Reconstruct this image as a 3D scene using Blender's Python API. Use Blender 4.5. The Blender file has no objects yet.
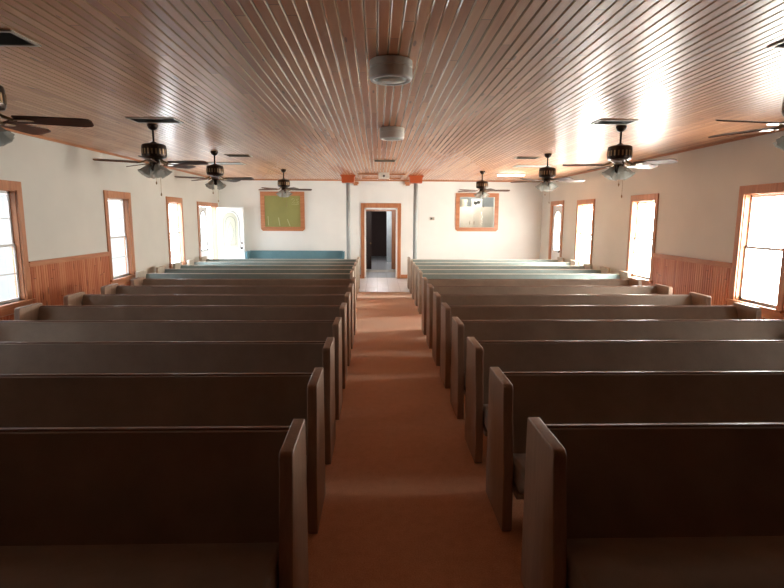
import bpy, bmesh, math, random
from mathutils import Matrix, Vector
random.seed(7)
PI = math.pi
scn = bpy.context.scene
COL = scn.collection

# ------------------------------------------------------------------ materials
def new_mat(name):
    m = bpy.data.materials.new(name); m.use_nodes = True
    nt = m.node_tree; nt.nodes.clear()
    out = nt.nodes.new('ShaderNodeOutputMaterial')
    b = nt.nodes.new('ShaderNodeBsdfPrincipled')
    nt.links.new(b.outputs[0], out.inputs[0])
    return m, nt, b, out
def N(nt, kind, **kw):
    n = nt.nodes.new(kind)
    for k, v in kw.items(): setattr(n, k, v)
    return n
def coords(nt, scale=(1, 1, 1), which='Object'):
    tc = N(nt, 'ShaderNodeTexCoord'); mp = N(nt, 'ShaderNodeMapping')
    mp.inputs['Scale'].default_value = scale
    nt.links.new(tc.outputs[which], mp.inputs[0]); return mp.outputs[0]
def ramp(nt, fac, stops):
    r = N(nt, 'ShaderNodeValToRGB'); e = r.color_ramp.elements
    while len(e) < len(stops): e.new(.5)
    for i, (p, c) in enumerate(stops): e[i].position = p; e[i].color = (*c, 1)
    nt.links.new(fac, r.inputs[0]); return r.outputs[0]
def noise(nt, vec, scale, detail=4, rough=.55, dist=0):
    n = N(nt, 'ShaderNodeTexNoise'); n.inputs['Scale'].default_value = scale
    n.inputs['Detail'].default_value = detail; n.inputs['Roughness'].default_value = rough
    n.inputs['Distortion'].default_value = dist
    nt.links.new(vec, n.inputs['Vector']); return n.outputs[0]
def mixc(nt, fac, a, b, mode='MIX'):
    m = N(nt, 'ShaderNodeMix', data_type='RGBA', blend_type=mode)
    for s, v in ((0, fac), (6, a), (7, b)):
        if hasattr(v, 'is_output'): nt.links.new(v, m.inputs[s])
        elif s == 0: m.inputs[0].default_value = v
        else: m.inputs[s].default_value = (*v, 1)
    return m.outputs[2]
def bump(nt, b, h, strength, dist=.01):
    n = N(nt, 'ShaderNodeBump'); n.inputs['Strength'].default_value = strength
    n.inputs['Distance'].default_value = dist
    nt.links.new(h, n.inputs['Height']); nt.links.new(n.outputs[0], b.inputs['Normal'])
def math_n(nt, op, a, b=None):
    m = N(nt, 'ShaderNodeMath', operation=op)
    for i, v in enumerate((a, b)):
        if v is None: continue
        if hasattr(v, 'is_output'): nt.links.new(v, m.inputs[i])
        else: m.inputs[i].default_value = v
    return m.outputs[0]
def plain(name, col, rough=.5, metal=0, nz=.06, sc=6, spec=.5, coat=0):
    m, nt, b, o = new_mat(name)
    n = noise(nt, coords(nt), sc)
    lo = tuple(c * (1 - nz) for c in col); hi = tuple(min(1, c * (1 + nz)) for c in col)
    nt.links.new(ramp(nt, n, [(.3, lo), (.7, hi)]), b.inputs['Base Color'])
    b.inputs['Roughness'].default_value = rough; b.inputs['Metallic'].default_value = metal
    b.inputs['Specular IOR Level'].default_value = spec; b.inputs['Coat Weight'].default_value = coat
    return m
def wood(name, dark, mid, light, axis=0, rough=.4, sc=1, coat=0, spec=.5):
    """grain runs along the given axis"""
    m, nt, b, o = new_mat(name)
    s = [14 * sc] * 3; s[axis] = 1.1 * sc
    v = coords(nt, tuple(s))
    n = noise(nt, v, 1.3, 6, .6, .6)
    f = noise(nt, v, 9, 3, .6)
    c = ramp(nt, n, [(.28, dark), (.5, mid), (.72, light)])
    c = mixc(nt, .22, c, ramp(nt, f, [(.35, dark), (.65, light)]))
    nt.links.new(c, b.inputs['Base Color'])
    b.inputs['Roughness'].default_value = rough; b.inputs['Coat Weight'].default_value = coat
    b.inputs['Coat Roughness'].default_value = .15; b.inputs['Specular IOR Level'].default_value = spec
    bump(nt, b, f, .08, .004)
    return m
def board_wood(name, width, ax_across, ax_along, tones, rough, coat=0, knots=True, piece=2.6, coat_rough=.12):
    """tongue and groove boards: each board and each length of board has its own tone, with knots"""
    m, nt, b, o = new_mat(name)
    tc = N(nt, 'ShaderNodeTexCoord'); sp = N(nt, 'ShaderNodeSeparateXYZ')
    nt.links.new(tc.outputs['Object'], sp.inputs[0])
    A, L = sp.outputs[ax_across], sp.outputs[ax_along]
    idx = math_n(nt, 'FLOOR', math_n(nt, 'DIVIDE', A, width))
    wn = N(nt, 'ShaderNodeTexWhiteNoise', noise_dimensions='1D'); nt.links.new(idx, wn.inputs['W'])
    off = math_n(nt, 'MULTIPLY', wn.outputs[0], 11.0)
    seg = math_n(nt, 'DIVIDE', math_n(nt, 'ADD', L, off), piece)
    sidx = math_n(nt, 'FLOOR', seg)
    cb = N(nt, 'ShaderNodeCombineXYZ'); nt.links.new(idx, cb.inputs[0]); nt.links.new(sidx, cb.inputs[1])
    w2 = N(nt, 'ShaderNodeTexWhiteNoise', noise_dimensions='3D'); nt.links.new(cb.outputs[0], w2.inputs['Vector'])
    s = [13, 13, 13]; s[ax_along] = 1.0
    mp = N(nt, 'ShaderNodeMapping'); mp.inputs['Scale'].default_value = s
    nt.links.new(tc.outputs['Object'], mp.inputs[0])
    ad = N(nt, 'ShaderNodeVectorMath', operation='ADD'); nt.links.new(mp.outputs[0], ad.inputs[0])
    nt.links.new(w2.outputs[1], ad.inputs[1])
    g = noise(nt, ad.outputs[0], 1.5, 5, .6, .5)
    tone = math_n(nt, 'ADD', math_n(nt, 'MULTIPLY', w2.outputs[0], .55), math_n(nt, 'MULTIPLY', g, .6))
    c = ramp(nt, tone, [(.2, tones[0]), (.55, tones[1]), (.95, tones[2])])
    if knots:
        ks = [12, 12, 12]; ks[ax_along] = 2.2
        km = N(nt, 'ShaderNodeMapping'); km.inputs['Scale'].default_value = ks
        nt.links.new(tc.outputs['Object'], km.inputs[0])
        vo = N(nt, 'ShaderNodeTexVoronoi'); vo.inputs['Scale'].default_value = 1
        nt.links.new(km.outputs[0], vo.inputs['Vector'])
        sc = N(nt, 'ShaderNodeSeparateColor'); nt.links.new(vo.outputs['Color'], sc.inputs[0])
        gate = math_n(nt, 'GREATER_THAN', sc.outputs[0], .55)
        spot = math_n(nt, 'LESS_THAN', vo.outputs['Distance'], .13)
        k = math_n(nt, 'MULTIPLY', gate, spot)
        c = mixc(nt, math_n(nt, 'MULTIPLY', k, .75), c, tuple(x * .22 for x in tones[0]))
    fr = math_n(nt, 'FRACT', seg)
    jn = math_n(nt, 'LESS_THAN', fr, .0035)
    c = mixc(nt, math_n(nt, 'MULTIPLY', jn, .7), c, tuple(x * .2 for x in tones[0]))
    nt.links.new(c, b.inputs['Base Color'])
    b.inputs['Roughness'].default_value = rough
    b.inputs['Coat Weight'].default_value = coat; b.inputs['Coat Roughness'].default_value = coat_rough
    bump(nt, b, g, .12, .004)
    return m
def fabric(name, c0, c1):
    m, nt, b, o = new_mat(name)
    v = coords(nt)
    n = noise(nt, v, 5, 3); w = noise(nt, v, 330, 2)
    c = mixc(nt, .4, ramp(nt, n, [(.3, c0), (.7, c1)]), ramp(nt, w, [(.35, c0), (.65, c1)]))
    nt.links.new(c, b.inputs['Base Color']); b.inputs['Roughness'].default_value = .75
    b.inputs['Sheen Weight'].default_value = .25; b.inputs['Sheen Roughness'].default_value = .4
    bump(nt, b, w, .3, .002)
    return m
def carpet(name):
    m, nt, b, o = new_mat(name)
    v = coords(nt)
    n = noise(nt, v, 1.1, 4); w = noise(nt, v, 120, 3); k = noise(nt, v, 14, 4, .7)
    c = ramp(nt, n, [(.3, (.70, .30, .135)), (.7, (.80, .41, .21))])
    c = mixc(nt, .35, c, ramp(nt, w, [(.3, (.40, .15, .07)), (.7, (.92, .66, .46))]))
    c = mixc(nt, .2, c, ramp(nt, k, [(.35, (.40, .16, .07)), (.65, (.75, .40, .22))]))
    nt.links.new(c, b.inputs['Base Color']); b.inputs['Roughness'].default_value = .9
    b.inputs['Sheen Weight'].default_value = .9; b.inputs['Sheen Roughness'].default_value = .3
    b.inputs['Sheen Tint'].default_value = (1, .85, .7, 1)
    bump(nt, b, w, .6, .006)
    return m
def tiles(name, size, col, grout):
    m, nt, b, o = new_mat(name)
    v = coords(nt)
    br = N(nt, 'ShaderNodeTexBrick'); br.offset = 0; br.squash = 1
    nt.links.new(v, br.inputs['Vector'])
    br.inputs['Scale'].default_value = 1; br.inputs['Brick Width'].default_value = size
    br.inputs['Row Height'].default_value = size; br.inputs['Mortar Size'].default_value = .006
    br.inputs['Color1'].default_value = (*col, 1); br.inputs['Color2'].default_value = (*[c * .93 for c in col], 1)
    br.inputs['Mortar'].default_value = (*grout, 1)
    nt.links.new(br.outputs[0], b.inputs['Base Color']); b.inputs['Roughness'].default_value = .3
    return m
def emitter(name, col, strength, base=(.8, .8, .8)):
    m, nt, b, o = new_mat(name)
    n = noise(nt, coords(nt), 2)
    nt.links.new(ramp(nt, n, [(.3, tuple(c * .97 for c in base)), (.7, base)]), b.inputs['Base Color'])
    b.inputs['Emission Color'].default_value = (*col, 1); b.inputs['Emission Strength'].default_value = strength
    b.inputs['Roughness'].default_value = .6
    return m
def thin_glass(name, tint=(1, 1, 1), gloss=.08):
    m, nt, b, o = new_mat(name)
    nt.nodes.remove(b)
    t = N(nt, 'ShaderNodeBsdfTransparent'); t.inputs[0].default_value = (*tint, 1)
    g = N(nt, 'ShaderNodeBsdfGlossy'); g.inputs['Roughness'].default_value = .03
    lw = N(nt, 'ShaderNodeLayerWeight'); lw.inputs[0].default_value = .5
    fz = math_n(nt, 'ADD', math_n(nt, 'MULTIPLY', math_n(nt, 'POWER', lw.outputs['Facing'], 5.0), .6), .04)
    mx = N(nt, 'ShaderNodeMixShader')
    nt.links.new(fz, mx.inputs[0]); nt.links.new(t.outputs[0], mx.inputs[1]); nt.links.new(g.outputs[0], mx.inputs[2])
    nt.links.new(mx.outputs[0], o.inputs[0])
    return m
def frosted(name, col):
    m, nt, b, o = new_mat(name)
    t = N(nt, 'ShaderNodeBsdfTranslucent'); t.inputs[0].default_value = (*col, 1)
    nt.links.new(ramp(nt, noise(nt, coords(nt), 30), [(.3, tuple(c * .9 for c in col)), (.7, col)]), b.inputs['Base Color'])
    b.inputs['Roughness'].default_value = .15
    mx = N(nt, 'ShaderNodeMixShader'); mx.inputs[0].default_value = .45
    nt.links.new(b.outputs[0], mx.inputs[1]); nt.links.new(t.outputs[0], mx.inputs[2])
    tr = N(nt, 'ShaderNodeBsdfTransparent'); m2 = N(nt, 'ShaderNodeMixShader'); m2.inputs[0].default_value = .25
    nt.links.new(mx.outputs[0], m2.inputs[1]); nt.links.new(tr.outputs[0], m2.inputs[2])
    nt.links.new(m2.outputs[0], o.inputs[0])
    return m

BW = .0745
M = dict(
    ceil=board_wood('varnished_ceiling_pine', BW, 0, 1, ((.36, .120, .048), (.50, .20, .085), (.64, .32, .155)), .42, .5, coat_rough=.27),
    groove=plain('varnished_bevel_glint', (.66, .44, .26), .14, nz=.06, coat=1),  # paler than the boards: reflected light from the walls put into the colour
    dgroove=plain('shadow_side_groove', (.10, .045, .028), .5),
    wains=board_wood('varnished_wainscot_pine', .055, 1, 2, ((.40, .11, .045), (.50, .165, .07), (.58, .25, .12)), .32, .5, piece=3.1),
    trim=wood('orange_stained_trim', (.32, .11, .045), (.45, .18, .08), (.55, .26, .125), 2, .35, 1, .2),
    trimh=wood('orange_stained_trim_level', (.32, .11, .045), (.45, .18, .08), (.55, .26, .125), 1, .35, 1, .2),
    trimx=wood('orange_stained_trim_cross', (.32, .11, .045), (.45, .18, .08), (.55, .26, .125), 0, .35, 1, .2),
    cap=plain('red_brown_capital', (.42, .085, .025), .4),
    wall=plain('cream_wall_paint', (.61, .605, .55), .7, nz=.035, sc=1.3),
    wallf=plain('white_wall_paint', (.76, .78, .75), .65, nz=.03, sc=1.5),
    white=plain('white_paint', (.82, .83, .82), .4, nz=.03),
    carpet=carpet('rust_carpet'), tile=tiles('white_floor_tile', .305, (.78, .79, .82), (.48, .48, .50)),
    tiled=tiles('grey_floor_tile', .305, (.40, .42, .45), (.22, .22, .22)),
    pewwood=wood('pew_oak_laminate', (.26, .165, .11), (.33, .215, .145), (.40, .27, .185), 2, .42, 1.4),
    pewcap=wood('pew_oak_cap', (.15, .075, .045), (.20, .105, .07), (.26, .15, .10), 0, .38, 1.4),
    palewood=wood('pale_weathered_pew_wood', (.36, .31, .245), (.45, .39, .31), (.53, .47, .39), 2, .5, 1.4),
    palecap=wood('pale_weathered_pew_cap', (.58, .53, .45), (.66, .61, .53), (.74, .70, .62), 0, .5, 1.4),
    fab=fabric('brown_pew_fabric', (.215, .160, .120), (.32, .245, .185)),
    teal=fabric('blue_grey_pew_fabric', (.15, .20, .195), (.21, .275, .265)),
    tealb=fabric('blue_pew_fabric', (.085, .20, .245), (.12, .26, .31)),
    blindrail=plain('blind_rail_white', (.7, .72, .72), .5),
    sash=plain('sash_white_paint', (.80, .82, .82), .5, nz=.03),
    glass=thin_glass('window_glass'),
    bronze=plain('antique_bronze', (.035, .022, .016), .28, .75, nz=.2),
    brass=plain('aged_brass', (.30, .21, .12), .3, .9, nz=.15),
    blade=wood('walnut_fan_blade', (.035, .012, .007), (.085, .032, .016), (.14, .06, .032), 0, .42, 1.2, .1),
    shade=frosted('ribbed_shade_glass', (.42, .44, .41)),
    steel=plain('pale_metal_pipe', (.36, .40, .40), .5, 0),
    vent=plain('vent_dark_metal', (.10, .09, .07), .5), ventf=plain('vent_frame_tan', (.42, .36, .28), .45),
    plastic=plain('cream_plastic', (.70, .69, .62), .4), dark=plain('dark_plastic', (.05, .05, .045), .4),
    lens=plain('lamp_lens_greenish', (.50, .56, .52), .15, nz=.1),
    tube=emitter('lit_fluorescent_lens', (1, .93, .8), 2.2),
    green=plain('green_board', (.26, .26, .08), .45, nz=.12, sc=1.2), chalk=plain('chalk', (.46, .46, .25), .8),
    doorglassL=emitter('daylit_door_glass', (.93, .97, 1), 4.0),
    doorglassR=emitter('daylit_door_glass_right', (1, .98, .92), 16.0),
    leafglass=frosted('cut_leaf_glass', (.80, .80, .68)), came=plain('lead_came', (.25, .27, .27), .5, .2),
    darkwood=wood('dark_door_wood', (.018, .008, .006), (.03, .013, .01), (.045, .02, .014), 2, .5),
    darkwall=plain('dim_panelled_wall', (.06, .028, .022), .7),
    hall=plain('hall_wall_paint', (.30, .22, .17), .7), cab=plain('white_cabinet_paint', (.80, .76, .68), .4, nz=.03),
    greywall=plain('grey_room_wall', (.42, .46, .48), .7), basket=plain('cream_basket', (.66, .60, .48), .7, nz=.2, sc=60),
    backwall=board_wood('unseen_dark_panelling', .1, 0, 2, ((.06, .03, .02), (.09, .045, .03), (.12, .06, .04)), .5, 0, piece=3.2),  # out of view, kept dark to cut bounce light on the near pews
    ground=plain('pale_concrete_ground', (.55, .54, .50), .9, nz=.12, sc=.8),
)

# ------------------------------------------------------------------ mesh helpers
def obj(name, bm, mat, parent=None, smooth=False, loc=None):
    me = bpy.data.meshes.new(name)
    bmesh.ops.recalc_face_normals(bm, faces=bm.faces[:])
    bm.to_mesh(me); bm.free()
    for m in (mat if isinstance(mat, (list, tuple)) else [mat]): me.materials.append(m)
    if smooth:
        for p in me.polygons: p.use_smooth = True
    o = bpy.data.objects.new(name, me); COL.objects.link(o)
    if parent: o.parent = parent
    if loc: o.location = loc
    return o
def box(bm, x0, y0, z0, x1, y1, z1, mi=0, mat=None):
    vs = [bm.verts.new((x, y, z)) for x in (x0, x1) for y in (y0, y1) for z in (z0, z1)]
    if mat:
        for v in vs: v.co = mat @ v.co
    for f in ((0, 1, 3, 2), (4, 6, 7, 5), (0, 4, 5, 1), (2, 3, 7, 6), (0, 2, 6, 4), (1, 5, 7, 3)):
        bm.faces.new([vs[i] for i in f]).material_index = mi
def B(*boxes):
    bm = bmesh.new()
    for b in boxes: box(bm, *b)
    return bm
def prism(bm, pts, a0, a1, axis='x', mi=0):
    """closed polygon pts extruded between a0 and a1 along axis"""
    def P(u, v, a):
        return {'x': (a, u, v), 'y': (u, a, v), 'z': (u, v, a)}[axis]
    r0 = [bm.verts.new(P(u, v, a0)) for u, v in pts]; r1 = [bm.verts.new(P(u, v, a1)) for u, v in pts]
    n = len(pts)
    for i in range(n):
        bm.faces.new((r0[i], r0[(i + 1) % n], r1[(i + 1) % n], r1[i])).material_index = mi
    bm.faces.new(r0[::-1]).material_index = mi; bm.faces.new(r1).material_index = mi
    return bm
def lathe(bm, prof, seg=24, c=(0, 0, 0), mat=None, ripple=0, nr=8, mi=0):
    rows = []
    for k, (r, z) in enumerate(prof):
        row = []
        for i in range(seg):
            a = 2 * PI * i / seg
            rr = max(r, .0004) * (1 + ripple * math.cos(nr * a) * (k / max(1, len(prof) - 1)))
            v = Vector((rr * math.cos(a), rr * math.sin(a), z))
            if mat: v = mat @ v
            row.append(bm.verts.new(v + Vector(c)))
        rows.append(row)
    for a, b in zip(rows, rows[1:]):
        for i in range(seg):
            bm.faces.new((a[i], a[(i + 1) % seg], b[(i + 1) % seg], b[i])).material_index = mi
    return rows
def lathe_closed(bm, prof, seg=24, **kw):
    rows = lathe(bm, prof, seg, **kw)
    bm.faces.new(rows[0]); bm.faces.new(rows[-1][::-1])
def tube(bm, pts, r, seg=8):
    rows = []
    for i, p in enumerate(pts):
        p = Vector(p)
        d = (Vector(pts[min(i + 1, len(pts) - 1)]) - Vector(pts[max(i - 1, 0)])).normalized()
        u = d.orthogonal().normalized(); w = d.cross(u)
        rows.append([bm.verts.new(p + r * (math.cos(2 * PI * k / seg) * u + math.sin(2 * PI * k / seg) * w)) for k in range(seg)])
    for a, b in zip(rows, rows[1:]):
        for k in range(seg): bm.faces.new((a[k], a[(k + 1) % seg], b[(k + 1) % seg], b[k]))
    bm.faces.new(rows[0][::-1]); bm.faces.new(rows[-1])
def bevel(o, w, seg=2, angle=.6):
    m = o.modifiers.new('bevel', 'BEVEL'); m.width = w; m.segments = seg; m.limit_method = 'ANGLE'; m.angle_limit = angle
    m.harden_normals = False
    for p in o.data.polygons: p.use_smooth = True
    try:
        o.data.set_sharp_from_angle(angle=.7)
    except Exception: pass
    return o
def thing(name, label, cat, loc=(0, 0, 0), rz=0, group=None):
    o = bpy.data.objects.new(name, None); COL.objects.link(o); o.empty_display_size = .1
    o.location = loc; o.rotation_euler = (0, 0, rz)
    return tag(o, label, cat, group)
def tag(o, label, cat, group=None):
    o['label'] = label; o['category'] = cat; o['kind'] = 'thing'
    if group: o['group'] = group
    return o
def struct(name, bm, mat, parent=None, **kw):
    o = obj(name, bm, mat, parent, **kw); o['kind'] = 'structure'
    return o
def dup(root, loc, rz=None, label=None, group=None):
    r = root.copy(); COL.objects.link(r); r.location = loc
    if rz is not None: r.rotation_euler = (0, 0, rz)
    if label: r['label'] = label
    if group: r['group'] = group
    for ch in list(root.children):
        c = ch.copy(); COL.objects.link(c); c.parent = r
        for g in list(ch.children):
            d = g.copy(); COL.objects.link(d); d.parent = c
    return r

# ------------------------------------------------------------------ dimensions
XL, XR, YB, YF, HC = -4.85, 5.12, 16.4, -3.0, 3.03
WT = .16
TILE_Y = 13.3

# floor
struct('floor', B((XL - WT, YF - WT, -.12, XR + WT, TILE_Y, 0)), M['carpet'])
f2 = struct('floor_tiles', B((XL - WT, TILE_Y, -.12, XR + WT, YB + WT, -.002)), M['tile'])
f3 = struct('floor_hall', B((-2.0, YB + WT, -.12, 2.0, 27, -.002)), M['tiled'])
struct('trim_floor_strip', B((XL, TILE_Y - .02, 0, XR, TILE_Y + .02, .006)), M['brass'])

# ceiling: tongue and groove boards with real grooves
bm = bmesh.new()
x = math.floor((XL - WT) / BW) * BW
g, dp = .0085, .0065
pts = []
while x < XR + WT:
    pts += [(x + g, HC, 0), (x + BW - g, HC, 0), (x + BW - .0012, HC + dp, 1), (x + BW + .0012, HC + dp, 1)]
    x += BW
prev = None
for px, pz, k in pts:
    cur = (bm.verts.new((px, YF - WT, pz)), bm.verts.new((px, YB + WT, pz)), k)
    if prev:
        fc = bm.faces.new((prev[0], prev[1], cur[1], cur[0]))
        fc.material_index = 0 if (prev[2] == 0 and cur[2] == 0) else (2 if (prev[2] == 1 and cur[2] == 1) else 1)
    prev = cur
box(bm, XL - WT, YF - WT, HC + .012, XR + WT, YB + WT, HC + .15)
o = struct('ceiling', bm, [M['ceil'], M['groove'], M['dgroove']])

# side walls with openings -------------------------------------------------
Z0, Z1 = .75, 2.23          # window opening
WIN_L = [(3.40, 4.20), (6.47, 7.29), (9.68, 10.48), (12.45, 13.24)]
WIN_R = [(3.40, 4.20), (6.47, 7.28), (9.64, 10.48), (12.46, 13.35)]
DOOR_L = (14.53, 16.14, 2.20)
DOOR_R = (14.53, 15.41, 2.28)
def side_wall(name, x0, x1, wins, door):
    bm = bmesh.new(); y = YF - WT
    for a, b in wins:
        box(bm, x0, y, 0, x1, a, HC + .01); box(bm, x0, a, 0, x1, b, Z0); box(bm, x0, a, Z1, x1, b, HC + .01); y = b
    a, b, zt = door
    box(bm, x0, y, 0, x1, a, HC + .01); box(bm, x0, a, zt, x1, b, HC + .01); box(bm, x0, b, 0, x1, YB + WT, HC + .01)
    return struct(name, bm, M['wall'])
side_wall('wall_left', XL - WT, XL, WIN_L, DOOR_L)
side_wall('wall_right', XR, XR + WT, WIN_R, DOOR_R)
# back wall (the one the camera looks at) with doorway and the serving window opening
DX0, DX1, DZ = -.40, .63, 2.19
SX0, SX1, SZ0, SZ1 = 2.55, 3.64, 1.60, 2.53
struct('wall_back', B((XL, YB, 0, DX0, YB + WT, HC), (DX0, YB, DZ, DX1, YB + WT, HC), (DX1, YB, 0, SX0, YB + WT, HC),
                      (SX0, YB, 0, SX1, YB + WT, SZ0), (SX0, YB, SZ1, SX1, YB + WT, HC), (SX1, YB, 0, XR, YB + WT, HC)), M['wallf'])
struct('wall_front', B((XL, YF - WT, 0, XR, YF, HC)), M['backwall'])

struct('wall_added_lining_left', B((XL, YF, 0, XL + .03, 1.3, HC)), M['backwall'])  # dark linings added out of view on both sides to dim the nearest pews
struct('wall_added_lining_right', B((XR - .03, YF, 0, XR, 1.3, HC)), M['backwall'])

# wainscot panelling --------------------------------------------------------
RAIL = 1.265
def grooved(bm, xf, sgn, y0, y1, z0, z1, w=.055, t=.016):
    """vertical boards standing on the plane x = xf, sticking out by t towards sgn"""
    g = .007; prof = []
    k = math.floor(y0 / w)
    edges = []
    while k * w < y1: edges.append(k * w); k += 1
    edges.append(k * w)
    prof.append((y0, t))
    for e in edges:
        if y0 + g < e < y1 - g: prof += [(e - g, t), (e, t * .35), (e + g, t)]
    prof.append((y1, t))
    prev = None
    for y, d in prof:
        cur = (bm.verts.new((xf + sgn * d, y, z0)), bm.verts.new((xf + sgn * d, y, z1)))
        if prev: bm.faces.new((prev[0], cur[0], cur[1], prev[1]))
        prev = cur
    box(bm, xf - sgn * .0, y0, z0, xf + sgn * .004, y1, z1)
def wainscot(n, xf, sgn, wins, yend):
    bm = bmesh.new(); cap = bmesh.new(); y = 1.3
    def rail(a, b):
        x0, x1 = sorted((xf, xf + sgn * .028)); box(cap, x0, a, RAIL - .075, x1, b, RAIL - .015)
        x0, x1 = sorted((xf, xf + sgn * .045)); box(cap, x0, a, RAIL - .015, x1, b, RAIL)
    for a, b in wins:
        ta, tb = a - .10, b + .10
        if ta > yend: break
        grooved(bm, xf, sgn, y, min(ta, yend), 0, RAIL - .02); rail(y, min(ta, yend))
        if tb < yend + .3 and ta < yend: pass
        if ta < yend - .01:
            grooved(bm, xf, sgn, ta, tb, 0, .60)
        y = tb
    struct('trim_%d' % n, bm, M['wains']); struct('trim_%d' % (n + 1), cap, M['trimh'])
wainscot(1, XL, 1, WIN_L, 12.34)
wainscot(3, XR, -1, WIN_R, 12.35)
# baseboards and crown strips
struct('baseboard_back', B((-4.0, YB - .018, 0, DX0 - .11, YB, .12), (DX1 + .11, YB - .018, 0, XR, YB, .12)), M['trimx'])
struct('baseboard_left', B((XL, 1.3, 0, XL + .03, 14.42, .11)), M['trimh'])
struct('baseboard_right', B((XR - .03, 1.3, 0, XR, 14.42, .11), (XR - .03, 15.52, 0, XR, YB - .018, .11)), M['trimh'])
struct('trim_5', B((XL, YF, HC - .035, XL + .02, YB, HC)), M['trimh'])
struct('trim_6', B((XR - .02, YF, HC - .035, XR, YB, HC)), M['trimh'])
struct('trim_7', B((XL + .02, YB - .02, HC - .035, XR - .02, YB, HC)), M['trimx'])

# windows ---------------------------------------------------------------------
def window(n, left, a, b, label_blind, power):
    xf = XL if left else XR; s = 1 if left else -1          # s points into the room
    T = .10
    def X(d0, d1): return sorted((xf + s * d0, xf + s * d1))
    def bx(bm, d0, d1, y0, y1, z0, z1):
        x0, x1 = X(d0, d1); box(bm, x0, y0, z0, x1, y1, z1)
    bm = bmesh.new()                                          # casing round the opening and jamb lining
    bx(bm, 0, .024, a - T, a, Z0 - .03, Z1 + .12); bx(bm, 0, .024, b, b + T, Z0 - .03, Z1 + .12)
    bx(bm, 0, .028, a, b, Z1, Z1 + .12)
    bx(bm, -.13, 0, a, a + .012, Z0, Z1); bx(bm, -.13, 0, b - .012, b, Z0, Z1); bx(bm, -.13, 0, a, b, Z1 - .012, Z1)
    root = struct('window_%d' % n, bm, M['trim'])
    bevel(root, .003)
    bm = bmesh.new(); bx(bm, -.13, .06, a - T - .02, b + T + .02, Z0 - .03, Z0); bx(bm, 0, .022, a - T, b + T, Z0 - .14, Z0 - .03)
    struct('window_sill', bm, M['trimh'], root)
    bm = bmesh.new()                                          # two sashes
    a1, b1 = a + .012, b - .012
    zm = 1.50
    for (z0, z1, d) in ((Z0, zm + .02, -.060), (zm - .02, Z1 - .012, -.078)):
        bx(bm, d - .016, d, a1, a1 + .03, z0, z1); bx(bm, d - .016, d, b1 - .03, b1, z0, z1)
        bx(bm, d - .016, d, a1, b1, z0, z0 + .035); bx(bm, d - .016, d, a1, b1, z1 - .03, z1)
    for z in (1.12, 1.86):
        d = -.060 if z < zm else -.078
        bx(bm, d - .014, d - .004, a1, b1, z - .007, z + .007)
    struct('sash', bm, M['sash'], root)
    bm = bmesh.new(); bx(bm, -.070, -.067, a1 + .03, b1 - .03, Z0 + .03, zm); bx(bm, -.088, -.085, a1 + .03, b1 - .03, zm, Z1 - .04)
    struct('pane', bm, M['glass'], root)
    # venetian blind hanging in the opening
    cx = xf - s * .112
    bt = thing('window_blind', label_blind, 'blind', (cx, (a + b) / 2, Z0 + .01), 0, 'venetian blinds in the side windows')
    w2 = (b1 - a1) / 2 - .006
    top = Z1 - .014 - (Z0 + .01)
    bm = bmesh.new(); z = .028
    tilt = math.radians(66)
    while z < top - .035:
        dx, dz = .0125 * math.cos(tilt), .0125 * math.sin(tilt)
        q = [(dx * s, -w2, z - dz), (dx * s, w2, z - dz), (-dx * s, w2, z + dz), (-dx * s, -w2, z + dz)]
        f = [bm.verts.new(p) for p in q]; bm.faces.new(f)
        z += .0215
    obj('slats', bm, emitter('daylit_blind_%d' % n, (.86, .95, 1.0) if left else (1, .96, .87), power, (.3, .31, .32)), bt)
    obj('head_rail', B((-.018, -w2, top - .034, .018, w2, top)), M['blindrail'], bt)
    obj('bottom_rail', B((-.012, -w2, 0, .012, w2, .016)), M['blindrail'], bt)
    bm = bmesh.new()
    for yy in (-w2 * .6, w2 * .6): tube(bm, [(s * .014, yy, .01), (s * .014, yy, top - .02)], .0012, 5)
    obj('cord', bm, M['blindrail'], bt)
    return root
names_l = ['white venetian blind in the left wall window nearest the camera position, beyond the photo edge',
           'daylit white venetian blind in the left wall window cut by the left photo edge',
           'daylit white venetian blind in the middle of the three left wall windows',
           'daylit white blind in the left wall window next to the open double door']
names_r = ['white venetian blind in the right wall window nearest the camera position, beyond the photo edge',
           'glaring white venetian blind in the right wall window cut by the right photo edge',
           'glaring white venetian blind in the middle of the three right wall windows',
           'glaring white blind in the right wall window next to the closed door']
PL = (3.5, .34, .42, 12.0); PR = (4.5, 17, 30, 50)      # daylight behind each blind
for i, (a, b) in enumerate(WIN_L): window(i + 1, True, a, b, names_l[i], PL[i])
for i, (a, b) in enumerate(WIN_R): window(i + 5, False, a, b, names_r[i], PR[i])

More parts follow.
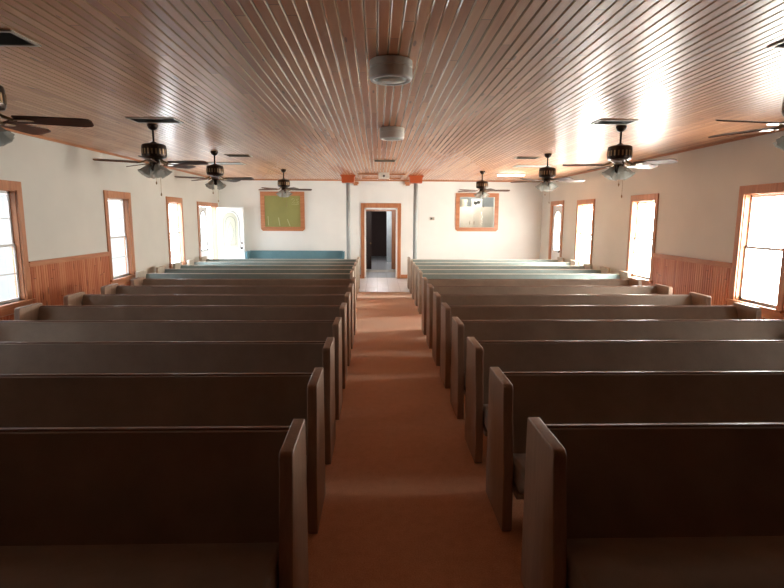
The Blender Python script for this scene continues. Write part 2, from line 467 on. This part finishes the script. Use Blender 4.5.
# doors in the side walls -----------------------------------------------------------
def arch(cx, w, z0, z1, n=14):
    r = w / 2; zs = z1 - r * 1.25
    return [(cx - r, z0), (cx + r, z0)] + [(cx + r * math.cos(PI * k / n), zs + (z1 - zs) * math.sin(PI * k / n)) for k in range(n + 1)]
def door_leaf(parent, w, h, glassmat, gw, gz0, gz1, knob_side=1, name_leaf='door_panel'):
    """leaf lies in the local xz plane from x 0..w, thickness along y; arched light with cut glass"""
    t = .022
    outer = [(0, 0), (w, 0), (w, h), (0, h)]
    inner = arch(w / 2, gw, gz0, gz1)
    bm = bmesh.new()
    for sy in (-t, t):                                   # front and back skins with the arch cut out
        vo = [bm.verts.new((x, sy, z)) for x, z in outer]; vi = [bm.verts.new((x, sy, z)) for x, z in inner]
        eo = [bm.edges.new((vo[i], vo[(i + 1) % 4])) for i in range(4)]
        ei = [bm.edges.new((vi[i], vi[(i + 1) % len(vi)])) for i in range(len(vi))]
        bmesh.ops.triangle_fill(bm, use_beauty=True, edges=eo + ei)
    bm.verts.ensure_lookup_table()
    n = len(outer) + len(inner)
    V = list(bm.verts)
    for i in range(4): bm.faces.new((V[i], V[(i + 1) % 4], V[n + (i + 1) % 4], V[n + i]))
    m = len(inner)
    for i in range(m): bm.faces.new((V[4 + i], V[4 + (i + 1) % m], V[n + 4 + (i + 1) % m], V[n + 4 + i]))
    leaf = obj(name_leaf, bm, M['white'], parent)
    bm = bmesh.new(); prism(bm, inner, -.005, .005, 'y')
    obj('glass_light', bm, glassmat, leaf)
    bm = bmesh.new()                                      # moulding round the light and lead cames
    big = arch(w / 2, gw + .06, gz0 - .03, gz1 + .035)
    for sy in (-1, 1):
        a_ = [bm.verts.new((x, sy * (t + .008), z)) for x, z in inner]; b_ = [bm.verts.new((x, sy * (t + .008), z)) for x, z in big]
        c_ = [bm.verts.new((x, sy * t, z)) for x, z in big]; d_ = [bm.verts.new((x, sy * t, z)) for x, z in inner]
        for i in range(m):
            j = (i + 1) % m
            bm.faces.new((a_[i], a_[j], b_[j], b_[i])); bm.faces.new((b_[i], b_[j], c_[j], c_[i])); bm.faces.new((a_[i], a_[j], d_[j], d_[i]))
    obj('light_moulding', bm, M['white'], leaf)
    bm = bmesh.new(); cx = w / 2; hh = gz1 - gz0
    small = arch(cx, gw * .62, gz0 + .09, gz1 - .13)
    tube(bm, [(x, -.010, z) for x, z in small + small[:1]], .006, 6); tube(bm, [(x, -t - .009, z) for x, z in big + big[:1]], .008, 6)
    for sgn in (-1, 1):
        tube(bm, [(cx + sgn * gw * .2 * math.sin(PI * k / 12) , -.008, gz0 + .15 + (hh - .45) * k / 12) for k in range(13)], .004, 6)
    tube(bm, [(cx, -.008, gz0 + .01), (cx, -.008, gz0 + .15)], .004, 6)
    obj('lead_came', bm, M['came'], leaf)
    bm = bmesh.new()                                      # raised panels in the lower part
    for (pz0, pz1) in ((.16, gz0 - .14),):
        for (px0, px1) in ((.12, w / 2 - .04), (w / 2 + .04, w - .12)):
            for sy in (-1, 1): box(bm, px0, min(sy * t, sy * (t + .006)), pz0, px1, max(sy * t, sy * (t + .006)), pz1)
    obj('raised_panel', bm, M['white'], leaf)
    kx = w - .065 if knob_side > 0 else .065
    bm = bmesh.new()
    for sy in (-1, 1):
        mt = Matrix.Rotation(sy * PI / 2, 4, 'X')
        lathe_closed(bm, [(.028, 0), (.028, .008), (.012, .012), (.012, .035), (.024, .042), (.028, .056), (.018, .07)], 14,
                     c=(kx, -sy * t, .95), mat=mt)
        lathe_closed(bm, [(.026, 0), (.026, .01), (.018, .014)], 14, c=(kx, -sy * t, 1.10), mat=mt)
    obj('door_knob', bm, M['bronze'], leaf)
    return leaf
def side_door(n, left, a, b, zt):
    xf = XL if left else XR; s = 1 if left else -1
    bm = bmesh.new()
    def bx(d0, d1, y0, y1, z0, z1):
        x0, x1 = sorted((xf + s * d0, xf + s * d1)); box(bm, x0, y0, z0, x1, y1, z1)
    bx(0, .024, a - .10, a, 0, zt + .10); bx(0, .024, b, b + .10, 0, zt + .10); bx(0, .024, a, b, zt, zt + .10)
    bx(-.16, 0, a, a + .015, 0, zt); bx(-.16, 0, b - .015, b, 0, zt); bx(-.16, 0, a, b, zt - .015, zt)
    return struct('door_%d' % n, bm, M['trim'])
d1 = side_door(1, True, *DOOR_L)
piv = bpy.data.objects.new('door_leaf', None); COL.objects.link(piv); piv.parent = d1; piv['kind'] = 'structure'
piv.location = (XL - .04, DOOR_L[0] + .018, .012); piv.rotation_euler = (0, 0, PI / 2)
door_leaf(piv, .775, 2.16, M['doorglassL'], .46, .97, 2.02, 1, 'closed_leaf')
piv = bpy.data.objects.new('door_leaf', None); COL.objects.link(piv); piv.parent = d1; piv['kind'] = 'structure'
piv.location = (XL + .03, DOOR_L[1] - .045, .012); piv.rotation_euler = (0, 0, math.radians(-1))
door_leaf(piv, .79, 2.16, M['leafglass'], .47, .97, 2.02, 1, 'open_leaf')
d2 = side_door(2, False, *DOOR_R)
piv = bpy.data.objects.new('door_leaf', None); COL.objects.link(piv); piv.parent = d2; piv['kind'] = 'structure'
piv.location = (XR + .05, DOOR_R[1] - .018, .012); piv.rotation_euler = (0, 0, -PI / 2)
door_leaf(piv, .84, 2.24, M['doorglassR'], .46, .98, 2.07, 1)

# back doorway, hall beyond -------------------------------------------------------------
bm = B((DX0 - .105, YB - .024, 0, DX0, YB, DZ + .14), (DX1, YB - .024, 0, DX1 + .105, YB, DZ + .14), (DX0, YB - .024, DZ, DX1, YB, DZ + .14))
d3 = struct('door_3', bm, M['trim'])
struct('door_jamb', B((DX0, YB - .01, 0, DX0 + .05, YB + WT, DZ), (DX1 - .05, YB - .01, 0, DX1, YB + WT, DZ), (DX0, YB - .01, DZ - .05, DX1, YB + WT, DZ)), M['white'], d3)
HY, HE = YB + WT, 19.4
struct('wall_hall_left', B((-1.6, HY, 0, -1.5, HE, 2.5)), M['hall'])
struct('wall_hall_right', B((1.5, HY, 0, 1.6, HE, 2.5)), M['hall'])
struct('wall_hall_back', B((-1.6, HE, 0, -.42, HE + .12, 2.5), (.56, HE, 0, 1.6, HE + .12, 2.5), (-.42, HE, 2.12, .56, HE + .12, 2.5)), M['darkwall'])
struct('ceiling_hall', B((-1.6, HY, 2.5, 1.6, 26, 2.6)), M['hall'])
struct('trim_11', B((-1.5, 18.3, 0, 1.5, 19.1, .004)), M['ventf'])
d4 = struct('door_4', B((-.52, HE - .02, 0, -.42, HE, 2.22), (.56, HE - .02, 0, .70, HE, 2.22), (-.42, HE - .02, 2.12, .56, HE, 2.22),
                        (.53, HE, 0, .56, HE + .12, 2.12)), M['trim'])
leaf = struct('door_panel', B((-.42, HE - .07, .01, -.215, HE - .03, 2.11)), M['darkwood'], d4)
bm = bmesh.new(); lathe_closed(bm, [(.03, 0), (.03, .01), (.013, .015), (.013, .04), (.028, .05), (.03, .07), (.015, .08)], 14,
                               c=(-.245, HE - .07, .96), mat=Matrix.Rotation(PI / 2, 4, 'X'))
struct('door_knob', bm, M['brass'], leaf)
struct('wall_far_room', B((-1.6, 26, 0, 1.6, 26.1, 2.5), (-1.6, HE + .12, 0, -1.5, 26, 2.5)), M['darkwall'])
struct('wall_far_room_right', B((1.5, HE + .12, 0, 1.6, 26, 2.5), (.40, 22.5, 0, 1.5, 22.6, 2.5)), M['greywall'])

# serving window in the back wall, with the kitchen room behind ------------------------
def picture_frame(x0, x1, z0, z1, w, y0, y1, ch=.06):
    """four-sided casing whose two lower outer corners are clipped"""
    bm = bmesh.new()
    o_ = [(x0 - w, z1 + w), (x1 + w, z1 + w), (x1 + w, z0 - w + ch), (x1 + w - ch, z0 - w), (x0 - w + ch, z0 - w), (x0 - w, z0 - w + ch)]
    i_ = [(x0, z1), (x1, z1), (x1, z0 + .001), (x1 - .001, z0), (x0 + .001, z0), (x0, z0 + .001)]
    n = 6
    R = {}
    for key, ring in (('o', o_), ('i', i_)):
        for y in (y0, y1): R[key, y] = [bm.verts.new((x, y, z)) for x, z in ring]
    for k in range(n):
        j = (k + 1) % n
        bm.faces.new((R['o', y0][k], R['o', y0][j], R['i', y0][j], R['i', y0][k]))
        bm.faces.new((R['o', y1][k], R['i', y1][k], R['i', y1][j], R['o', y1][j]))
        bm.faces.new((R['o', y0][k], R['o', y1][k], R['o', y1][j], R['o', y0][j]))
        bm.faces.new((R['i', y0][k], R['i', y0][j], R['i', y1][j], R['i', y1][k]))
    return bm
w9 = struct('window_9', picture_frame(SX0, SX1, SZ0, SZ1, .12, YB - .03, YB), M['trimx'])
struct('pane', B((SX0, YB + .08, SZ0, SX1, YB + .086, SZ1)), M['glass'], w9)
struct('wall_kitchen', B((1.9, 18.2, 0, 4.4, 18.3, 3.0), (1.8, HY, 0, 1.9, 18.3, 3.0), (4.4, HY, 0, 4.5, 18.3, 3.0)), M['greywall'])
struct('ceiling_kitchen', B((1.8, HY, 3.0, 4.5, 18.3, 3.1)), M['white'])
struct('floor_kitchen', B((2.0, HY, -.12, 4.5, 18.3, -.002)), M['tiled'])
cabr = thing('kitchen_cabinet', 'tall cream two-door cabinet seen through the framed inside window', 'cabinet', (3.12, 17.6, 0))
obj('body', B((-.9, -.2, 0, .9, .35, 2.26)), M['cab'], cabr)
for k, (x0, x1) in enumerate(((-.88, -.02), (.02, .88))):
    dr = obj('door', B((x0, -.222, .1, x1, -.2, 2.22)), M['cab'], cabr)
    obj('handle', B((x1 - .06 if k == 0 else x0 + .04, -.245, 1.68, x1 - .045 if k == 0 else x0 + .055, -.222, 1.78)), M['brass'], dr)
bm = bmesh.new(); lathe_closed(bm, [(.10, 0), (.12, .10), (.135, .22), (.14, .235), (.125, .235)], 20)
tag(obj('basket', bm, M['basket'], loc=(2.86, 17.55, 2.26)), 'round cream basket on top of the kitchen cabinet, left of the printed box', 'basket')
bt = thing('storage_box', 'white box with dark print on top of the kitchen cabinet', 'box', (3.28, 17.55, 2.26))
obj('box_body', B((-.17, -.12, 0, .17, .12, .25)), M['white'], bt)
bm = bmesh.new(); prism(bm, [(-.10, .08), (-.03, .06), (.02, .10), (.08, .09), (.12, .15), (.05, .20), (-.02, .16), (-.09, .19), (-.12, .13)], -.123, -.12, 'y')
obj('printed_mark', bm, M['dark'], bt)

# green board --------------------------------------------------------------------------------
gb = thing('green_board', 'green board with faint chalk marks in an orange wooden frame', 'board', (-2.905, YB, 1.5))
obj('board_panel', B((-.56, -.014, .08, .56, 0, 1.06)), M['green'], gb)
fr = picture_frame(-.545, .545, .095, 1.04, .125, -.035, 0)
obj('board_frame', fr, M['trimx'], gb)
bm = bmesh.new()
def stroke(bm, pts, r=.008):
    bm = bmesh.new(); tube(bm, [(x, -.016, z) for x, z in pts], r, 6); obj('chalk_mark', bm, M['chalk'], gb)
stroke(bm, [(.28, .93), (.34, .96), (.38, .92), (.30, .83), (.40, .83)]); stroke(bm, [(.50, .95), (.43, .93), (.45, .88), (.52, .86), (.43, .83), (.50, .80)])
stroke(bm, [(.27, .79), (.50, .78)], .006)
stroke(bm, [(-.45, .42), (-.44, .14)], .014); stroke(bm, [(-.13, .38), (-.09, .12)], .014); stroke(bm, [(.14, .33), (.22, .12)], .014)

# thermostat
th = thing('thermostat', 'small tan thermostat on the white wall right of the pipe column', 'thermostat', (1.70, YB, 1.82))
obj('thermostat_body', B((-.07, -.03, 0, .07, .004, .09)), M['ventf'], th)
obj('dial', B((-.045, -.036, .02, .0, -.03, .07)), M['dark'], th)

# pipe columns with wooden capitals --------------------------------------------------------------
col0 = None
for cx, lab in ((-.80, 'grey pipe column with red-brown capital, left of the back doorway'), (1.06, 'grey pipe column with red-brown capital, right of the back doorway')):
    if col0 is None:
        col0 = thing('pipe_column', lab, 'column', (cx, 14.72, 0), 0, 'pipe columns before the back wall')
        bm = bmesh.new(); lathe_closed(bm, [(.058, 0), (.058, 2.84)], 20); obj('pipe', bm, M['steel'], col0, smooth=False)
        for p in col0.children[0].data.polygons: p.use_smooth = len(p.vertices) == 4
        bm = bmesh.new(); lathe_closed(bm, [(.10, 0), (.10, .01), (.06, .03)], 20); obj('base_plate', bm, M['steel'], col0)
        bm = bmesh.new(); pf = [(-.165, 2.83), (.165, 2.83), (.175, 2.99), (.205, 3.0), (.205, 3.03), (-.205, 3.03), (-.205, 3.0), (-.175, 2.99)]
        prism(bm, pf, -.17, .17, 'y'); bevel(obj('capital', bm, M['cap'], col0), .004)
    else: dup(col0, (cx, 14.72, 0), None, lab)

# ceiling hatch, brackets, fittings --------------------------------------------------------------------
hat = struct('trim_8', B((-.50, 14.0, HC - .035, .74, 14.06, HC), (-.50, 15.5, HC - .035, .74, 15.56, HC), (-.50, 14.06, HC - .035, -.44, 15.5, HC),
                         (.68, 14.06, HC - .035, .74, 15.5, HC)), M['trimx'])
for k, cx in enumerate((-.66, .93)):
    struct('trim_%d' % (9 + k), B((cx - .09, YB - .12, HC - .13, cx + .09, YB - .02, HC - .055), (cx - .06, YB - .08, HC - .17, cx + .06, YB - .02, HC - .13)), M['trimx'])
def speaker(loc, lab):
    t = thing('ceiling_drum_light', lab, 'ceiling light', loc, 0, 'drum lights along the aisle ceiling')
    bm = bmesh.new(); lathe_closed(bm, [(.150, 0), (.158, -.006), (.158, -.05), (.152, -.055), (.158, -.06), (.160, -.115), (.154, -.13)], 40)
    o = obj('drum_body', bm, M['plastic'], t, smooth=True); o.data.set_sharp_from_angle(angle=.5)
    bm = bmesh.new(); rows = lathe(bm, [(.154, -.128), (.148, -.140), (.130, -.140), (.124, -.130)], 40); obj('trim_ring', bm, M['white'], t, smooth=True)
    bm = bmesh.new(); lathe_closed(bm, [(.124, -.131), (.09, -.142), (.04, -.148), (.004, -.149)], 40); obj('lens', bm, M['lens'], t, smooth=True)
    return t
s1 = speaker((.10, 4.06, HC), 'white round drum light on the ceiling over the aisle, the larger looking nearer one')
dup(s1, (.19, 6.98, HC), None, 'white round drum light on the ceiling over the aisle, the smaller looking farther one')
em = thing('ceiling_emergency_light', 'small white box fitting with a dark spot under the ceiling near the back doorway', 'ceiling light', (.17, 13.75, HC))
bevel(obj('fitting_body', B((-.14, -.07, -.15, .14, .07, 0)), M['plastic'], em), .006)
bm = bmesh.new(); lathe_closed(bm, [(.03, 0), (.03, .012), (.02, .02)], 16, c=(0, -.07, -.085), mat=Matrix.Rotation(PI / 2, 4, 'X')); obj('sensor', bm, M['dark'], em)
def vent(x0, x1, y0, y1, lab, g='air vents in the ceiling'):
    cx, cy = (x0 + x1) / 2, (y0 + y1) / 2; w, d = (x1 - x0) / 2, (y1 - y0) / 2
    t = thing('ceiling_vent', lab, 'vent', (cx, cy, HC), 0, g)
    obj('vent_frame', B((-w, -d, -.012, w, -d + .025, 0), (-w, d - .025, -.012, w, d, 0), (-w, -d + .025, -.012, -w + .025, d - .025, 0), (w - .025, -d + .025, -.012, w, d - .025, 0)), M['ventf'], t)
    obj('duct_back', B((-w + .025, -d + .025, -.002, w - .025, d - .025, 0)), M['dark'], t)
    bm = bmesh.new(); n = max(4, int((y1 - y0 - .05) / .022))
    for k in range(n):
        yy = -d + .025 + (k + .5) * (2 * d - .05) / n
        prism(bm, [(yy - .008, -.010), (yy - .006, -.010), (yy + .008, -.003), (yy + .006, -.003)], -w + .025, w - .025, 'x')
    obj('louvre', bm, M['vent'], t)
vent(-2.92, -2.36, 6.40, 6.70, 'dark ceiling vent at the canopy of the nearest whole left fan')
vent(-2.62, -2.26, 3.50, 3.80, 'dark ceiling vent cut by the upper left photo edge')
vent(-2.82, -2.36, 10.0, 10.3, 'dark ceiling vent between the second and third whole left fans')
vent(2.58, 3.04, 6.24, 6.52, 'dark ceiling vent at the canopy of the nearest whole right fan')
vent(2.60, 3.2, 3.36, 3.63, 'dark ceiling vent cut by the upper right photo edge')
vent(2.62, 3.06, 10.0, 10.3, 'dark ceiling vent left of the middle right fan')
vent(-.08, .38, 10.7, 11.0, 'dark ceiling vent over the aisle beyond the drum lights')
def fluor(loc, w, d, lab, lit):
    t = thing('fluorescent_light', lab, 'ceiling light', loc, 0, 'fluorescent fittings on the ceiling')
    obj('fitting_tray', B((-w, -d, -.03, w, d, 0)), M['ventf'], t)
    bevel(obj('diffuser', B((-w + .02, -d + .012, -.065, w - .02, d - .012, -.03)), M['tube'] if lit else M['plastic'], t), .01)
fluor((3.45, 13.75, HC), .36, .10, 'lit fluorescent fitting on the ceiling at the right, near the back wall', True)
def flatpanel(loc, w, d, lab):
    t = thing('flat_ceiling_panel', lab, 'ceiling panel', loc, 0, 'flat pale panels on the ceiling')
    obj('panel_frame', B((-w, -d, -.014, w, -d + .03, 0), (-w, d - .03, -.014, w, d, 0), (-w, -d + .03, -.014, -w + .03, d - .03, 0), (w - .03, -d + .03, -.014, w, d - .03, 0)), M['ventf'], t)
    obj('panel_face', B((-w + .03, -d + .03, -.006, w - .03, d - .03, 0)), M['steel'], t)
flatpanel((-3.25, 11.6, HC), .38, .22, 'flat grey panel on the ceiling beside the third left fan')
flatpanel((3.42, 11.7, HC), .40, .22, 'flat grey panel on the ceiling beside the middle right fan')

# ceiling fans ----------------------------------------------------------------------------------------
def make_fan(loc, rz, lab):
    t = thing('ceiling_fan', lab, 'ceiling fan', loc, rz, 'ceiling fans with glass shades')
    bm = bmesh.new(); lathe_closed(bm, [(.062, 0), (.066, -.02), (.05, -.055), (.022, -.075)], 24); obj('canopy', bm, M['bronze'], t, smooth=True)
    bm = bmesh.new(); lathe_closed(bm, [(.013, -.07), (.013, -.235)], 12); obj('downrod', bm, M['bronze'], t, smooth=False)
    bm = bmesh.new(); lathe_closed(bm, [(.03, -.215), (.05, -.232), (.12, -.242), (.142, -.256), (.147, -.28), (.147, -.385), (.136, -.408), (.09, -.425), (.055, -.435)], 32)
    mh = obj('motor_housing', bm, M['bronze'], t, smooth=True); mh.data.set_sharp_from_angle(angle=.6)
    bm = bmesh.new()
    for k in range(20):
        a = 2 * PI * k / 20
        box(bm, .143, -.009, -.37, .1495, .009, -.305, mat=Matrix.Rotation(a, 4, 'Z'))
    obj('brass_vent', bm, M['brass'], mh)
    bm = bmesh.new(); lathe_closed(bm, [(.05, -.43), (.062, -.445), (.062, -.50), (.048, -.53), (.055, -.545), (.03, -.57), (.008, -.585)], 24)
    lf = obj('light_fitter', bm, M['bronze'], t, smooth=True)
    for k in range(5):
        a = k * PI * .4
        R = Matrix.Rotation(a, 4, 'Z')
        bm = bmesh.new()
        p = [(.19, -.055), (.24, -.062), (.62, -.074), (.665, -.06), (.68, -.03), (.68, .03), (.665, .06), (.62, .074), (.24, .062), (.19, .055)]
        prism(bm, p, -.004, .004, 'z')
        TM = R @ Matrix.Translation((0, 0, -.47)) @ Matrix.Rotation(math.radians(-13), 4, 'X')
        bmesh.ops.transform(bm, matrix=TM, verts=bm.verts[:])
        bl = obj('blade', bm, M['blade'], t)
        bm = bmesh.new()
        tube(bm, [(.08, 0, -.425), (.12, .0, -.455), (.17, .0, -.472), (.21, 0, -.478)], .011, 8)
        prism(bm, [(.19, -.035), (.27, -.045), (.31, 0), (.27, .045), (.19, .035)], -.481, -.476, 'z')
        bmesh.ops.transform(bm, matrix=R, verts=bm.verts[:])
        obj('blade_iron', bm, M['brass'], bl)
        if k == 4: break
        a2 = k * PI / 2 + PI / 4 + .3
        T2 = Matrix.Rotation(a2, 4, 'Z') @ Matrix.Translation((.062, 0, -.505)) @ Matrix.Rotation(math.radians(-36), 4, 'Y')
        bm = bmesh.new(); lathe(bm, [(.026, -.005), (.036, -.03), (.046, -.06), (.055, -.09), (.063, -.115), (.080, -.135)], 32, mat=T2, ripple=.07, nr=8)
        obj('lamp_shade', bm, M['shade'], t, smooth=True)
        bm = bmesh.new(); tube(bm, [(0, 0, .01), (0, 0, -.03)], .02, 10); bmesh.ops.transform(bm, matrix=T2, verts=bm.verts[:])
        obj('lamp_socket', bm, M['brass'], lf)
    for (dx, dy, z) in ((.05, -.03, -.86), (-.035, -.045, -.72)):
        bm = bmesh.new(); tube(bm, [(dx, dy, -.50), (dx, dy, z)], .0022, 5)
        lathe_closed(bm, [(.002, .02), (.008, .01), (.010, -.005), (.003, -.022)], 8, c=(dx, dy, z))
        obj('pull_chain', bm, M['brass'], t)
    return t
R_ = math.radians
f0 = make_fan((-2.80, 6.85, HC), R_(67), 'dark ceiling fan with a long pull chain, nearest whole fan left of the aisle')
for loc, a, lab in (((-2.72, 3.82, HC), 17, 'ceiling fan cut by the left photo edge, only its blades showing'),
                    ((-2.86, 9.55, HC), -3, 'dark ceiling fan in front of the open white door'),
                    ((-2.26, 13.0, HC), 18, 'small looking ceiling fan in front of the green board'),
                    ((2.58, 13.1, HC), -6, 'small looking ceiling fan in front of the framed inside window'),
                    ((3.05, 9.55, HC), -1, 'dark ceiling fan above and left of the closed door in the right wall'),
                    ((3.03, 6.66, HC), 25, 'dark ceiling fan with a pull chain, above the middle right window'),
                    ((3.03, 3.76, HC), 43, 'ceiling fan cut by the right photo edge, only its blades showing')):
    dup(f0, loc, R_(a), lab)

# pews ----------------------------------------------------------------------------------------------------
def make_pew(name, lab, grp, L, ph, bh, woodm, capm, fabm, deep=.49):
    """faces -Y; local origin on the floor in the middle of its length, far (back) edge at y = 0"""
    t = thing(name, lab, 'pew', (0, 0, 0), 0, grp)
    k = bh / .87; h = L / 2; w = .06
    r = .03
    pr = [(0, 0), (-deep + .015, 0), (-deep, .02)]
    pr += [(-deep + .02, ph * .45), (-.405, ph - .10)]
    pr += [(-.40 + r - r * math.cos(q * PI / 8), ph - r + r * math.sin(q * PI / 8)) for q in range(5)]
    pr += [(-.012, ph), (0, ph - .012)]
    for s in (-1, 1):
        bm = bmesh.new(); x0, x1 = (-h, -h + w) if s < 0 else (h - w, h)
        prism(bm, pr, x0, x1, 'x')
        bevel(obj('end_panel', bm, woodm, t), .005, 2, .9)
    bm = bmesh.new()
    def Z(z): return z * k
    prism(bm, [(-.235, Z(.24)), (-.040, Z(.855)), (-.022, Z(.855)), (-.215, Z(.24))], -h + w, h - w, 'x')
    bb = obj('backrest', bm, woodm, t)
    bm = bmesh.new()
    prism(bm, [(-.228, Z(.36)), (-.252, Z(.37)), (-.256, Z(.40)), (-.085, Z(.81)), (-.064, Z(.860)), (-.044, Z(.864))], -h + w + .001, h - w - .001, 'x')
    obj('back_upholstery', bm, fabm, bb)
    bm = bmesh.new()
    prism(bm, [(-.046, Z(.856)), (-.018, Z(.856)), (-.016, Z(.868)), (-.022, Z(.873)), (-.042, Z(.873)), (-.048, Z(.868))], -h + w, h - w, 'x')
    obj('top_rail', bm, capm, bb)
    bm = bmesh.new()
    prism(bm, [(-.21, Z(.30)), (-.55, Z(.285)), (-.555, Z(.255)), (-.53, Z(.25)), (-.21, Z(.262))], -h + w + .002, h - w - .002, 'x')
    obj('seat_board', bm, woodm, t)
    bm = bmesh.new()
    prism(bm, [(-.235, Z(.305)), (-.235, Z(.385)), (-.26, Z(.402)), (-.40, Z(.435)), (-.56, Z(.458)), (-.64, Z(.458)), (-.685, Z(.44)), (-.70, Z(.408)), (-.685, Z(.372)), (-.60, Z(.322)), (-.55, Z(.290))],
          -h + w + .012, h - w - .012, 'x')
    bevel(obj('seat_cushion', bm, fabm, t), .022, 3, .9)
    bm = bmesh.new()                                             # supports under the long seat
    for xx in (-h / 3, h / 3):
        prism(bm, [(-.22, 0), (-.42, 0), (-.46, Z(.256)), (-.20, Z(.266))], xx - .02, xx + .02, 'x')
    obj('seat_support', bm, woodm, t)
    return t
ORD = ['nearest the camera', 'second from the camera', 'third from the camera', 'fourth from the camera', 'fifth from the camera',
       'sixth from the camera', 'seventh from the camera', 'farthest of the brown rows']
Y1, S = 2.51, .90
LB = 3.58
p0 = None
for side, xin in (('left', -.358 - LB / 2), ('right', .757 + LB / 2)):
    for n in range(8):
        lab = 'brown upholstered pew %s of the aisle, %s' % (side, ORD[n]); grp = 'brown upholstered pews'
        loc = (xin, Y1 + n * S, 0)
        if p0 is None:
            p0 = make_pew('church_pew', lab, grp, LB, .90, .865, M['pewwood'], M['pewcap'], M['fab']); p0.location = loc
        else: dup(p0, loc, None, lab)
ORT = ['the nearest of the blue-grey rows', 'second of the blue-grey rows from the camera', 'middle one of the five blue-grey rows',
       'last but one of the blue-grey rows', 'the row nearest the back wall']
LT = 4.20
p1 = None
for side, xin in (('left', -.475 - LT / 2), ('right', .83 + LT / 2)):
    for n in range(5):
        lab = 'pale-ended blue-grey pew %s of the aisle, %s' % (side, ORT[n]); grp = 'blue-grey pews with pale ends'
        loc = (xin, 10.62 + n * .93, 0)
        if p1 is None:
            p1 = make_pew('church_pew', lab, grp, LT, .835, .765, M['palewood'], M['palecap'], M['teal'], .43); p1.location = loc
        else: dup(p1, loc, None, lab)
pw = make_pew('church_pew', 'bright blue pew standing against the back wall under the green board', None, 2.98, .86, .868, M['tealb'], M['tealb'], M['tealb'], .42)
pw.location = (-2.495, YB - .03, 0)

# outside ground seen through the open door
struct('ground', B((-30, 4, -.35, XL - WT, 32, -.13)), M['ground'])

# ------------------------------------------------------------------ lights
W = bpy.data.worlds.new('sky'); scn.world = W; W.use_nodes = True
nt = W.node_tree; bg = nt.nodes['Background']
bg.inputs[0].default_value = (.86, .93, 1, 1); bg.inputs[1].default_value = 7.0
def area(name, loc, rot, sx, sy, e, col=(1, 1, 1), portal=False):
    l = bpy.data.lights.new(name, 'AREA'); l.shape = 'RECTANGLE'; l.size = sx; l.size_y = sy; l.energy = e; l.color = col
    if portal: l.cycles.is_portal = True
    o = bpy.data.objects.new(name, l); COL.objects.link(o); o.location = loc; o.rotation_euler = rot; return o
area('door_portal', (XL - WT - .01, 15.73, 1.1), (0, -PI / 2, 0), 2.18, .80, 1, portal=True)
pl = bpy.data.lights.new('kitchen_fill', 'POINT'); pl.energy = 16; pl.shadow_soft_size = .15; pl.color = (1, .93, .82)  # added fill light for the room behind the inside window, no fixture
o = bpy.data.objects.new('kitchen_fill', pl); COL.objects.link(o); o.location = (3.1, 17.0, 2.85)

for nm, lc, e in (('hall_fill', (.3, 17.6, 2.35), 30), ('far_room_fill', (0, 21.5, 2.3), 45)):  # added fill lights that brighten the view through the doorway, no fixtures
    pl = bpy.data.lights.new(nm, 'POINT'); pl.energy = e; pl.shadow_soft_size = .1
    o = bpy.data.objects.new(nm, pl); COL.objects.link(o); o.location = lc

# ------------------------------------------------------------------ camera
f, pit, yaw, roll, H = 524.338, .144485, .0284186, .00428510, 1.88946
cp, sp, cy, sy = math.cos(pit), math.sin(pit), math.cos(yaw), math.sin(yaw)
fw = Vector((sy * cp, cy * cp, -sp)); rt = Vector((cy, -sy, 0)); up = rt.cross(fw)
c, s = math.cos(roll), math.sin(roll)
r2 = c * rt + s * up; u2 = -s * rt + c * up
cam = bpy.data.cameras.new('camera'); co = bpy.data.objects.new('camera', cam); COL.objects.link(co)
cam.sensor_width = 36; cam.lens = f / 784 * 36; cam.clip_start = .05
co.matrix_world = Matrix(((r2.x, u2.x, -fw.x, 0), (r2.y, u2.y, -fw.y, 0), (r2.z, u2.z, -fw.z, H), (0, 0, 0, 1)))
scn.camera = co

scn.view_settings.view_transform = 'Standard'; scn.view_settings.look = 'None'
scn.view_settings.gamma = 1; scn.view_settings.use_curve_mapping = False
scn.view_settings.exposure = 1.0
cy_ = scn.cycles
cy_.use_denoising = True; cy_.max_bounces = 10; cy_.diffuse_bounces = 6; cy_.glossy_bounces = 4
cy_.sample_clamp_indirect = 8
